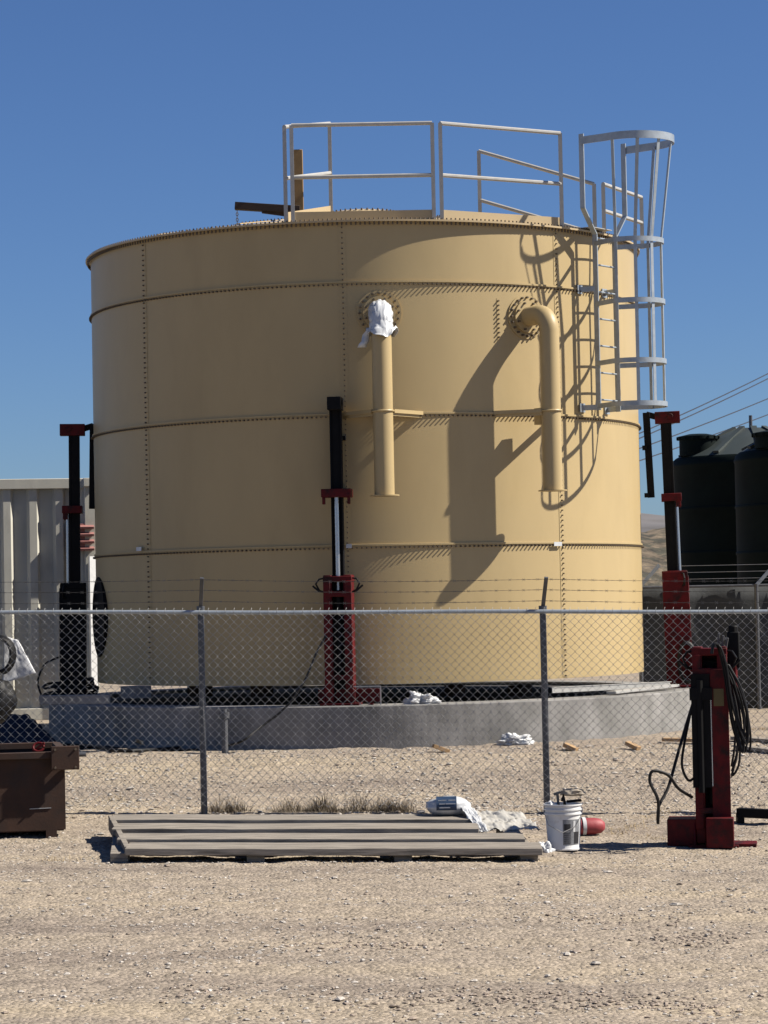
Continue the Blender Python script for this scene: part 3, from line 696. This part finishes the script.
# ------------------------------------------------------------------ dark plastic water tanks at the right
def polytank(label, px, Y, Rr, ysh, lid=None):
    c = P(px, 598, Y); zs = P(px, ysh, Y-Rr).z; zg = gz(c.x, Y)
    t = thing('plastic_tank', label, 'storage tank', (c.x, Y, zg), 0, 'dark plastic storage tanks'); hb = zs-zg
    prof = [(0, 0), (Rr-.05, 0), (Rr, .05)]
    nr = 5
    for k in range(nr):
        z0 = .1+(hb-.2)*k/nr; z1 = .1+(hb-.2)*(k+1)/nr; prof += [(Rr, z0), (Rr, z1-.06), (Rr+.012, z1-.045), (Rr+.012, z1-.015), (Rr, z1)]
    prof += [(Rr-.01, hb-.05), (Rr-.07, hb)]
    m_ = MB(); m_.lathe(prof, 96); m_.build('tank_wall', POLY, t, smooth=40)
    m_ = MB(); m_.lathe([(Rr-.07, hb), (Rr*.55, hb+.22*Rr), (.30, hb+.36*Rr), (0, hb+.37*Rr)], 48)
    for k in range(10): a = k*math.pi/5; m_.bar(Vector((Rr*.92*math.sin(a), -Rr*.92*math.cos(a), hb+.05)), Vector((.3*math.sin(a), -.3*math.cos(a), hb+.37*Rr)), .10, .04)
    m_.build('tank_roof', POLYG, t, smooth=40)
    if lid:
        lx, ly, lr, lh = lid; m_ = MB(); zz = hb+.02; m_.lathe([(lr, zz), (lr, zz+lh), (lr+.03, zz+lh), (lr+.03, zz+lh+.05), (lr*.5, zz+lh+.09), (0, zz+lh+.1)], 40, c=(lx, ly, 0))
        for k in range(16): a = k*math.pi/8; m_.box((lx+(lr+.03)*math.sin(a), ly-(lr+.03)*math.cos(a), zz+lh+.02), (.03,.03,.05))
        m_.build('manway_lid', POLY, t, smooth=40)
    m_ = MB(); m_.tube([(.0, 0, hb+.36*Rr), (0, 0, hb+.36*Rr+.22)], .03, 8); m_.build('vent', GALV_D, t)
    return t
polytank('dark green ribbed plastic tank with a raised lid, next to the right jack', 755, 43, 1.32, 453, (-.92, -.35, .31, .27))
polytank('nearer blackish plastic tank cut off by the right edge of the photo', 824, 39, 1.28, 446, (-.70, -.55, .36, .18))

# screened fence behind the yard, right
BY = 35.0; xa, xb = P(640, 640, BY).x, P(960, 640, BY).x; ztf = P(720, 586, BY).z; zgf = .44
bf = thing('screened_fence', 'dark screened chain link fence with angled barb arms, right background', 'fence', (0, BY, zgf))
m_ = MB(); 
nx_ = 60; vs = []
for i in range(nx_+1):
    x = xa+(xb-xa)*i/nx_; 
    for z in np.linspace(.03, ztf-zgf, 9): vs.append((x, .02*math.sin(x*7+z*2), z))
m_.add(vs, [(i*9+j, (i+1)*9+j, (i+1)*9+j+1, i*9+j+1) for i in range(nx_) for j in range(8)]); o_ = m_.build('screen', SCREEN, bf, smooth=60); s_ = o_.modifiers.new('t', 'SOLIDIFY'); s_.thickness = .01
m_ = MB(); m_.tube([(xa, -.05, ztf-zgf), (xb, -.05, ztf-zgf)], .02, 8); m_.build('top_rail', GALV_D, bf)
xp = P(757, 640, BY).x
for x in (xp-2.9, xp, xp+2.9):
    if x < xa: x = xa
    m_ = MB(); m_.tube([(x, -.06, -.1), (x, -.06, ztf-zgf+.02)], .028, 10); p_ = m_.build('post', GALV_D, bf)
    m_ = MB(); m_.bar((x, -.06, ztf-zgf), (x+.28, -.06, ztf-zgf+.30), .045, .03, up=(0,1,0)); m_.build('barb_arm', GALV, p_)
for k in (.1, .19, .28):
    m_ = MB(); m_.tube([(xa, -.06, ztf-zgf+k), (xb, -.06, ztf-zgf+k)], .004, 4); m_.build('barbed_wire', WIRE, bf)

# ------------------------------------------------------------------ power lines on a pole outside the frame
for i, (p0, p1) in enumerate((((686,411),(768,373)), ((686,416),(768,378)), ((674,434),(768,398)), ((660,452),(768,414)))):
    Y = 70; A, B = P(*p0, Y), P(*p1, Y+8); d = B-A; a0 = A-d*3.5; a1 = B+d*3.0
    m_ = MB(); m_.tube([a0.lerp(a1, t)+Vector((0,0,-.6*math.sin(math.pi*t)+.55)) for t in np.linspace(0, 1, 24)], .016, 5)
    tag(m_.build('power_line', CABLE), ['topmost thin black power line rising to the right over the dark tanks', 'second power line, just below the topmost one', 'third power line from the top over the dark tanks', 'lowest power line, just above the dark tank lid'][i], 'power line')

# ------------------------------------------------------------------ stack of boards on bearers in the foreground
q0 = G(330, 857)
st_l, st_r = G(133, 858), G(535, 856)
bund = thing('board_stack', 'low pallet of long weathered grey boards lying in front of the fence', 'pallet', (0, 0, 0))
rowsL = [(112, 476), (114, 478), (119, 524), (127, 541)]
tops = [(817.0, 21.8), (826.0, 21.35), (836.0, 20.9), (845.5, 20.45)]
for i, ((xa_, xb_), (py, Y)) in enumerate(zip(rowsL, tops)):
    a_ = P(xa_, py, Y); b_ = P(xb_, py-.3, Y)
    m_ = MB(); th = .055; wd = .385
    n_ = 14; vs = []
    for k in range(n_+1):
        t = k/n_; p = a_.lerp(b_, t); p = p+Vector((0,.006*noise.noise(Vector((t*3, i, 5))),.005*noise.noise(Vector((t*4, i, 0)))))
        tilt = .012
        vs += [p+Vector((0,-wd/2,-tilt/2-th)), p+Vector((0,wd/2,tilt/2-th)), p+Vector((0,wd/2,tilt/2)), p+Vector((0,-wd/2,-tilt/2))]
    fs = [(3,2,1,0), tuple(n_*4+k for k in range(4))]
    for k in range(n_):
        for q in range(4): fs.append((k*4+q, k*4+(q+1)%4, k*4+4+(q+1)%4, k*4+4+q))
    m_.add(vs, fs); m_.build('board', WOOD, bund, smooth=0, bevel=.005)
for px in (124, 258, 403, 527):
    pf_ = G(px, 857); bk = G(px-(10 if px < 200 else 4), 822); m_ = MB(); zf = gz(pf_.x, pf_.y); 
    top0 = P(px, 850, pf_.y).z-.02; y1 = 21.8
    A = Vector((pf_.x, 20.33, 0)); B = Vector((pf_.x-.12, y1+.1, 0))
    hw2 = .07; vs = []
    zt0 = P(px, 845.5, 20.45).z-.049; zt1 = P(px, 817, 21.8).z-.049
    for p, z1 in ((A, zt0), (B, zt1)):
        for s in (-1, 1): vs += [(p.x+s*hw2, p.y, gz(p.x,p.y)-.02), (p.x+s*hw2, p.y, z1)]
    m_.add(vs, [(0,1,3,2),(4,6,7,5),(0,4,5,1),(2,3,7,6),(1,5,7,3),(0,2,6,4)]); m_.build('bearer', WOOD, bund, bevel=.004)
a_ = P(111, 819, 21.85); b_ = P(127, 850, 20.4); m_ = MB(); m_.bar(a_+Vector((0,0,-.03)), b_+Vector((0,0,-.03)), .045, .12); m_.build('end_board', WOOD, bund, bevel=.004)

# rolled white sack with blue print, plastic film
p = P(448, 806, 21.9); sk = thing('white_sack', 'white sack with dark blue print lying on the back of the board stack', 'sack', p)
blob('sack_body', (0,0,0), (.20, .12, .085), 3.3, PLASTIC, .10, 4, sk)
m_ = MB(); vs = []
for i in range(13):
    for j in range(7):
        th = R_(25+85*j/6); x = -.10+.17*i/12; vs.append((x, -.128*math.sin(th)*1.0, .088*math.cos(th)*1.02+.004))
m_.add(vs, [(i*7+j, (i+1)*7+j, (i+1)*7+j+1, i*7+j+1) for i in range(12) for j in range(6)]); m_.build('blue_print', BLUE, sk, smooth=60)
m_ = MB()
for (x, th, l) in ((-.05, 55, .07), (.03, 55, .06), (-.05, 75, .05), (.02, 75, .08), (-.03, 95, .09)):
    t_ = R_(th); m_.box((x, -.131*math.sin(t_), .09*math.cos(t_)+.004), (l, .004, .007))
m_.build('white_lettering', WCLOTH, sk, smooth=0)
# film: a crumpled sheet
def sheet(name, pts4, nx, ny, amp, seed, m, label, cat, freq=6, parent=None):
    a_, b_, c_, d_ = [Vector(p) for p in pts4]; nrm = (b_-a_).cross(d_-a_).normalized(); vs = []
    for i in range(nx+1):
        for j in range(ny+1):
            u, v_ = i/nx, j/ny; p = a_.lerp(b_, u).lerp(d_.lerp(c_, u), v_)
            f_ = Vector((u*freq, v_*freq, seed)); k = noise.noise(f_)+.6*abs(noise.noise(f_*2.3))*2-.5+.3*noise.noise(f_*5)
            edge = min(.03, amp*.6)*noise.noise(Vector((u*9, v_*9, seed+7)))
            vs.append(p+nrm*amp*k+(b_-a_).normalized()*edge*4*amp/.05*.3+(d_-a_).normalized()*edge)
    o_ = MB().add(vs, [(i*(ny+1)+j, (i+1)*(ny+1)+j, (i+1)*(ny+1)+j+1, i*(ny+1)+j+1) for i in range(nx) for j in range(ny)]).build(name, m, parent, smooth=80)
    s_ = o_.modifiers.new('t', 'SOLIDIFY'); s_.thickness = .004
    return tag(o_, label, cat) if label else o_
FILM = mat('clear_plastic_film', (.62, .60, .55), .25, 0, .1, 10, .003, 30)
sheet('plastic_film', (P(462,812,22.0), P(520,812,22.05), P(540,830,21.5), P(480,832,21.45)), 50, 30, .028, 2.2, FILM, 'rumpled translucent plastic sheeting draped over the right end of the boards', 'plastic sheet')
sheet('plastic_film', (P(455,800,21.95), P(474,809,21.9), P(488,832,21.35), P(478,833,21.4)), 24, 24, .02, 4.2, PLASTIC, 'white twisted plastic tail beside the printed sack on the boards', 'plastic sheet', 4)
pp = G(495, 857); ob = blob('plastic_scrap', (pp.x, 21.3, gz(pp.x, 21.3)+.02), (.09, .06, .045), 8.2, PLASTIC, .5, 4); tag(ob, 'white plastic scrap on the gravel under the right end of the boards', 'plastic scrap')
pp = G(553, 853); ob = blob('plastic_scrap', (pp.x-.07, pp.y, gz(pp.x, pp.y)+.03), (.08, .05, .07), 5.1, PLASTIC, .5, 4); tag(ob, 'white plastic scrap at the foot of the white bucket', 'plastic scrap')

# ------------------------------------------------------------------ bucket with tools, red jug
p = G(564, 850); bz = gz(p.x, p.y); bk = thing('bucket', 'white plastic bucket full of tools standing in front of the fence post', 'bucket', (p.x, p.y, bz+.005))
bh = .37; m_ = MB(); m_.lathe([(0, .0), (.130, .0), (.133, .012), (.128, .02), (.146, bh-.085), (.156, bh-.083), (.156, bh-.070), (.147, bh-.068), (.148, bh-.050), (.158, bh-.048), (.158, bh-.036), (.149, bh-.034), (.150, bh-.012), (.160, bh-.010), (.160, bh), (.146, bh), (.138, bh-.06), (.125, .02), (0, .012)], 64); m_.build('bucket_body', BUCK, bk, smooth=40)
def curved_patch(a0, a1, z0, z1, off, m, name):
    q = MB(); vs = []; n_ = 10
    for i in range(n_+1):
        a = a0+(a1-a0)*i/n_
        for z in (z0, z1): r_ = .128+(.146-.128)*(z-.02)/(bh-.105)+off; vs.append((r_*math.sin(a), -r_*math.cos(a), z))
    q.add(vs, [(2*i, 2*i+2, 2*i+3, 2*i+1) for i in range(n_)]); return q.build(name, m, bk, smooth=60, fix=False)
curved_patch(R_(-6), R_(60), .045, .25, .0012, LBL, 'label'); curved_patch(R_(-2), R_(20), .165, .215, .0024, INK, 'label_mark')
for k in range(6): curved_patch(R_(-3), R_(22), .06+k*.016, .066+k*.016, .0024, INK, 'label_line')
curved_patch(R_(34), R_(58), .055, .15, .0024, INK, 'label_mark'); curved_patch(R_(30), R_(38), .15, .24, .0024, WCLOTH, 'label_mark')
m_ = MB(); m_.tube([(-.158, 0, bh-.05), (-.13, -.12, bh-.16), (-.02, -.17, bh-.22), (.10, -.14, bh-.17), (.158, 0, bh-.05)], .0035, 6); m_.build('handle', WIRE, bk)
bt = Vector((p.x, p.y, bz))
m_ = MB(); m_.bar(bt+Vector((-.02,.02,.16)), bt+Vector((-.045,.0,.47)), .022, .012, up=(0,1,0)); m_.bar(bt+Vector((-.075,.0,.45)), bt+Vector((-.015,.0,.47)), .02, .02); tag(m_.build('hand_tool', GALV_D, None, bevel=.003), 'grey steel tool sticking up out of the white bucket', 'tool')
m_ = MB(); m_.tube([bt+Vector((.02,-.04,.14)), bt+Vector((.01,-.05,.39)), bt+Vector((.0,-.05,.45)), bt+Vector((-.01,-.04,.40))], .012, 8); tag(m_.build('tool_grip', RUBBER), 'black tool grip standing upright in the bucket', 'tool')
ob = blob('rag', bt+Vector((-.10, -.02, bh)), (.06, .07, .03), 1.1, WCLOTH, .4, 4); tag(ob, 'white rag hanging over the left rim of the bucket', 'rag')
ob = blob('work_glove', bt+Vector((.08, -.02, bh+.095)), (.115, .07, .035), 6.1, mat('tan_leather', (.42,.36,.28), .8, 0, .15, 10), .25, 4); tag(ob, 'grey tan glove lying across the top of the white bucket', 'glove')
m_ = MB(); m_.bar(bt+Vector((.03,.0,bh+.02)), bt+Vector((.15,.0,bh+.03)), .04, .02); tag(m_.build('hand_tool', BLACK, None, bevel=.006), 'black tool lying under the glove on the bucket rim', 'tool')
p = P(588, 825, G(588, 836).y); jg = thing('red_jug', 'faded red plastic jug with a white band lying behind the bucket', 'jug', (p.x, p.y, hfun(p.x, p.y)+.075), R_(8))
m_ = MB(); prof = [(0,-.16),(.05,-.158),(.066,-.14),(.072,-.06),(.071,.05),(.060,.11),(.034,.14),(0,.148)]; vs = []; n_ = 24
for i in range(n_):
    a = 2*math.pi*i/n_
    for r_, x_ in prof: vs.append((x_, r_*math.sin(a), r_*math.cos(a)))
m_.add(vs, [(i*8+q, ((i+1)%n_)*8+q, ((i+1)%n_)*8+q+1, i*8+q+1) for i in range(n_) for q in range(7)]); m_.build('jug_body', PINK, jg, smooth=50)
m_ = MB(); vs = []
for i in range(n_):
    a = 2*math.pi*i/n_
    for x_ in (-.055, -.025): vs.append((x_, .0785*math.sin(a), .0785*math.cos(a)))
m_.add(vs, [(i*2, ((i+1)%n_)*2, ((i+1)%n_)*2+1, i*2+1) for i in range(n_)]); m_.build('white_band', WCLOTH, jg, smooth=50)

# black steel bar on the right edge
m_ = MB(); A = G(738, 823); B = G(800, 826); A.z = gz(A.x,A.y)+.09; B.z = gz(B.x,B.y)+.09; m_.bar(A, B, .09, .08); m_.box(A+Vector((.02,0,-.05)), (.06,.12,.08)); m_.box(B+Vector((-.1,0,-.05)), (.06,.12,.08)); tag(m_.build('steel_bar', BLACK, None, bevel=.004), 'black steel bar lying on the gravel at the right edge', 'steel bar')

# ------------------------------------------------------------------ rusty skip at the left
g1 = G(66, 838); sk = thing('steel_skip', 'rust brown steel skip with a bolted corner bracket, cut by the left edge', 'skip', (g1.x, g1.y, gz(g1.x, g1.y)), R_(10))
hh = P(66, 752, g1.y).z-gz(g1.x, g1.y); wl = 2.2; dp = 1.5; z0 = .07
m_ = MB(); t_ = .008
m_.box((-wl/2, t_/2, z0+(hh-z0)/2), (wl, t_, hh-z0)); m_.box((-wl/2, dp, z0+(hh-z0)/2), (wl, t_, hh-z0))
m_.box((-t_/2, dp/2, z0+(hh-z0)/2), (t_, dp-.02, hh-z0)); m_.box((-wl+t_/2, dp/2, z0+(hh-z0)/2), (t_, dp-.02, hh-z0)); m_.box((-wl/2, dp/2, z0), (wl-.03, dp-.03, .02)); m_.build('skip_body', RUST, sk, smooth=0)
m_ = MB(); m_.box((-wl/2, -.02, hh-.02), (wl+.02, .07, .055)); m_.box((-.0, dp/2, hh-.02), (.07, dp-.05, .055)); m_.box((-wl/2, dp+.02, hh-.02), (wl+.02, .07, .055)); m_.build('rim', RUST, sk, bevel=.004)
m_ = MB(); m_.box((.0, -.075, hh-.045), (.235, .03, .20)); m_.build('corner_bracket', BLACK if False else RUST, sk, bevel=.006)
m_ = MB()
for (x, z) in ((.085, .03), (.085, -.12), (-.085, .03), (-.085, -.12)): bolt(m_, (x, -.09, hh+z-.005), (0,-1,0), .011, .012)
m_.tube([(.11, -.05, hh-.02), (.175, -.05, hh-.02)], .022, 10); m_.build('bracket_bolt', GALV_D, sk)
m_ = MB()
for x in (-.12, -1.0, -2.0): m_.box((x, dp/2, .035), (.09, dp, .07))
m_.build('skid', RUST, sk)
m_ = MB(); m_.bar((-.30, -.004, hh*.35), (-.12, -.004, hh*.355), .006, .006, up=(0,0,1)); m_.build('weld_scar', WIRE, sk)
p = P(40, 745, g1.y); m_ = MB(); c = Vector((g1.x-.22, g1.y-.0, gz(g1.x, g1.y)+hh+.03)); m_.tube([c+Vector((.045*math.cos(t), .02*math.sin(t), .035*math.sin(t)+.015)) for t in np.linspace(0, 6.0, 12)], .011, 8); m_.bar(c+Vector((-.05,0,-.02)), c+Vector((.05,.0,.05)), .03, .02); tag(m_.build('red_hook', RED, None), 'small red shackle lying on the rim of the rusty skip', 'shackle')

# ------------------------------------------------------------------ clutter behind the fence, left shade
p = G(225, 753); m_ = MB(); zt2 = P(225, 712, p.y).z; m_.tube([(p.x, p.y, gz(p.x,p.y)-.1), (p.x, p.y, zt2)], .035, 12); m_.tube([(p.x, p.y, zt2-.06), (p.x, p.y, zt2)], .055, 12); m_.tube([(p.x, p.y, zt2), (p.x, p.y, zt2+.03)], .03, 8); tag(m_.build('standpipe', GALV_D), 'short grey standpipe in front of the shaded foundation wall', 'standpipe')
Y = 27.3; p = P(22, 715, Y)
sheet('tarp', (P(-40,745,28.3), P(60,743,28.3), P(30,716,29.3), P(-40,702,29.3)), 40, 30, .035, 3.1, TARP, 'blue grey tarp heaped in the shade beside the foundation wall', 'tarp', 3)
sheet('plastic_sheet', (P(2,684,27.5), P(36,673,27.5), P(18,640,27.6), P(4,636,27.6)), 20, 20, .009, 6.1, WCLOTH, 'white triangular plastic sheet hanging beside the black hose coil', 'plastic sheet', 3)
m_ = MB(); c = P(0, 655, 27.4)
coil(m_, (c.x, c.y, c.z), .13, .17, 8, .016, axis='x'); m_.tube([(c.x-.3, c.y+.1, gz(c.x, c.y)), (c.x-.1, c.y+.1, c.z+.2)], .03, 8); tag(m_.build('hose_reel', RUBBER), 'black coil of hose at the left edge beside the white sheet', 'hose')
ob = blob('equipment_bag', P(-4, 700, 27.2), (.22, .2, .25), 2.0, RUBBER, .12, 4); tag(ob, 'black equipment bag in the shade at the left edge', 'bag')
m_ = MB(); A = P(40, 700, 28.6); B = P(110, 699, 28.6); m_.bar(A, B, .14, .10); tag(m_.build('timber_block', CONC, None, bevel=.006), 'pale beam lying at the foot of the left jack', 'beam')
# blocks under the tank
def blk(px, py, wpx, hpx, r, m, label, name='support_block', cat='block'):
    a = az(px, py, r); c = TC+T(a, r, 0); c.z = P(px, py, c.y).z; s = c.y/F
    m_ = MB(); m_.box((0,0,0), (wpx*s, .25, hpx*s)); o_ = m_.build(name, m, None, bevel=.006); o_.location = c; o_.rotation_euler.z = a; return tag(o_, label, cat)
blk(136, 692, 22, 12, 3.5, CONC, 'grey concrete block under the left side of the raised tank')
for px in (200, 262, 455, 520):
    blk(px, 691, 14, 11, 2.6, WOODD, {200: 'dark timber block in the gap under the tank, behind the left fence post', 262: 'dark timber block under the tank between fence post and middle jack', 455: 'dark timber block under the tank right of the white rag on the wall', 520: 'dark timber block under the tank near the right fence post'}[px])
# galvanised angles lying on the ring wall at the right
a1 = az(563, 684, 3.55); a2 = az(650, 685, 3.6)
m_ = MB(); A = TC+T(a1, 3.36, ZC+.11); B = TC+T(R_(76), 3.62, ZC+.085); m_.bar(A, B, .06, .008); m_.bar(A+Vector((0,-.03,-.03)), B+Vector((0,-.03,-.03)), .008, .06); tag(m_.build('steel_angle', RAILW), 'long pale steel angle lying on the right part of the foundation wall', 'steel angle')
m_ = MB(); A = TC+T(R_(48), 3.62, ZC+.03); B = TC+T(R_(74), 3.70, ZC+.045); m_.bar(A, B, .12, .03); tag(m_.build('pale_board', RAILW, None, bevel=.003), 'shorter pale board below the long steel angle on the wall', 'board')
# rags and wood offcuts
def rag(px, py, size, seed, label, onwall=False):
    if onwall: c = P(px, py, TC.y-3.70); c.z = ZC+.03
    else: c = G(px, py); c.z = hfun(c.x, c.y)+.03
    ob = blob('rag', c, size, seed, WCLOTH, .55, 5, zmin=-.035); return tag(ob, label, 'rag', 'white rags lying around the tank base')
rag(420, 697, (.19, .12, .10), 1.7, 'white crumpled rag lying on top of the foundation wall', True)
rag(514, 745, (.19, .10, .085), 4.4, 'white crumpled rag on the gravel against the sunlit foundation wall')
for (px, py, wd, hd, rz_, lb) in ((143, 748, .17, .11, .4, 'orange brown wood offcut on the gravel below the shaded wall, left'), (441, 753, .18, .07, .2, 'orange brown wood offcut below the wall, left of the white ground rag'),
        (571, 751, .15, .09, -.5, 'orange brown wood offcut just right of the right fence post'), (633, 750, .15, .09, -.6, 'orange brown wood offcut nearest the front jack'), (213, 748, .14, .05, .1, 'flat pinkish wood offcut beside the standpipe')):
    c = G(px, py); m_ = MB(); m_.box((0,0,0), (wd, .09, .04), Matrix.Rotation(R_(22), 3, 'Y')); o_ = m_.build('wood_offcut', WOODN, None, bevel=.003); place(o_, (c.x, c.y, hfun(c.x, c.y)+.035), rz_); tag(o_, lb, 'wood block', 'wood offcuts on the gravel')
c0_ = G(662, 744); c1_ = G(692, 744); m_ = MB(); m_.bar(Vector((c0_.x, c0_.y, hfun(c0_.x,c0_.y)+.03)), Vector((c1_.x+.3, c1_.y, hfun(c1_.x,c1_.y)+.03)), .12, .035); tag(m_.build('plank', WOODN, None, bevel=.003), 'short brown plank at the foot of the wall behind the front jack', 'plank')
for (p0, p1, lb) in (((735, 741), (800, 745), 'grey plank at the right edge behind the front jack'), ((738, 750), (800, 757), 'second grey plank lying nearer than the other at the right edge')):
    A, B = G(*p0), G(*p1); A.z = hfun(A.x,A.y)+.03; B.z = hfun(B.x,B.y)+.03; m_ = MB(); m_.bar(A, B, .16, .035); tag(m_.build('plank', WOOD, None, bevel=.003), lb, 'plank')
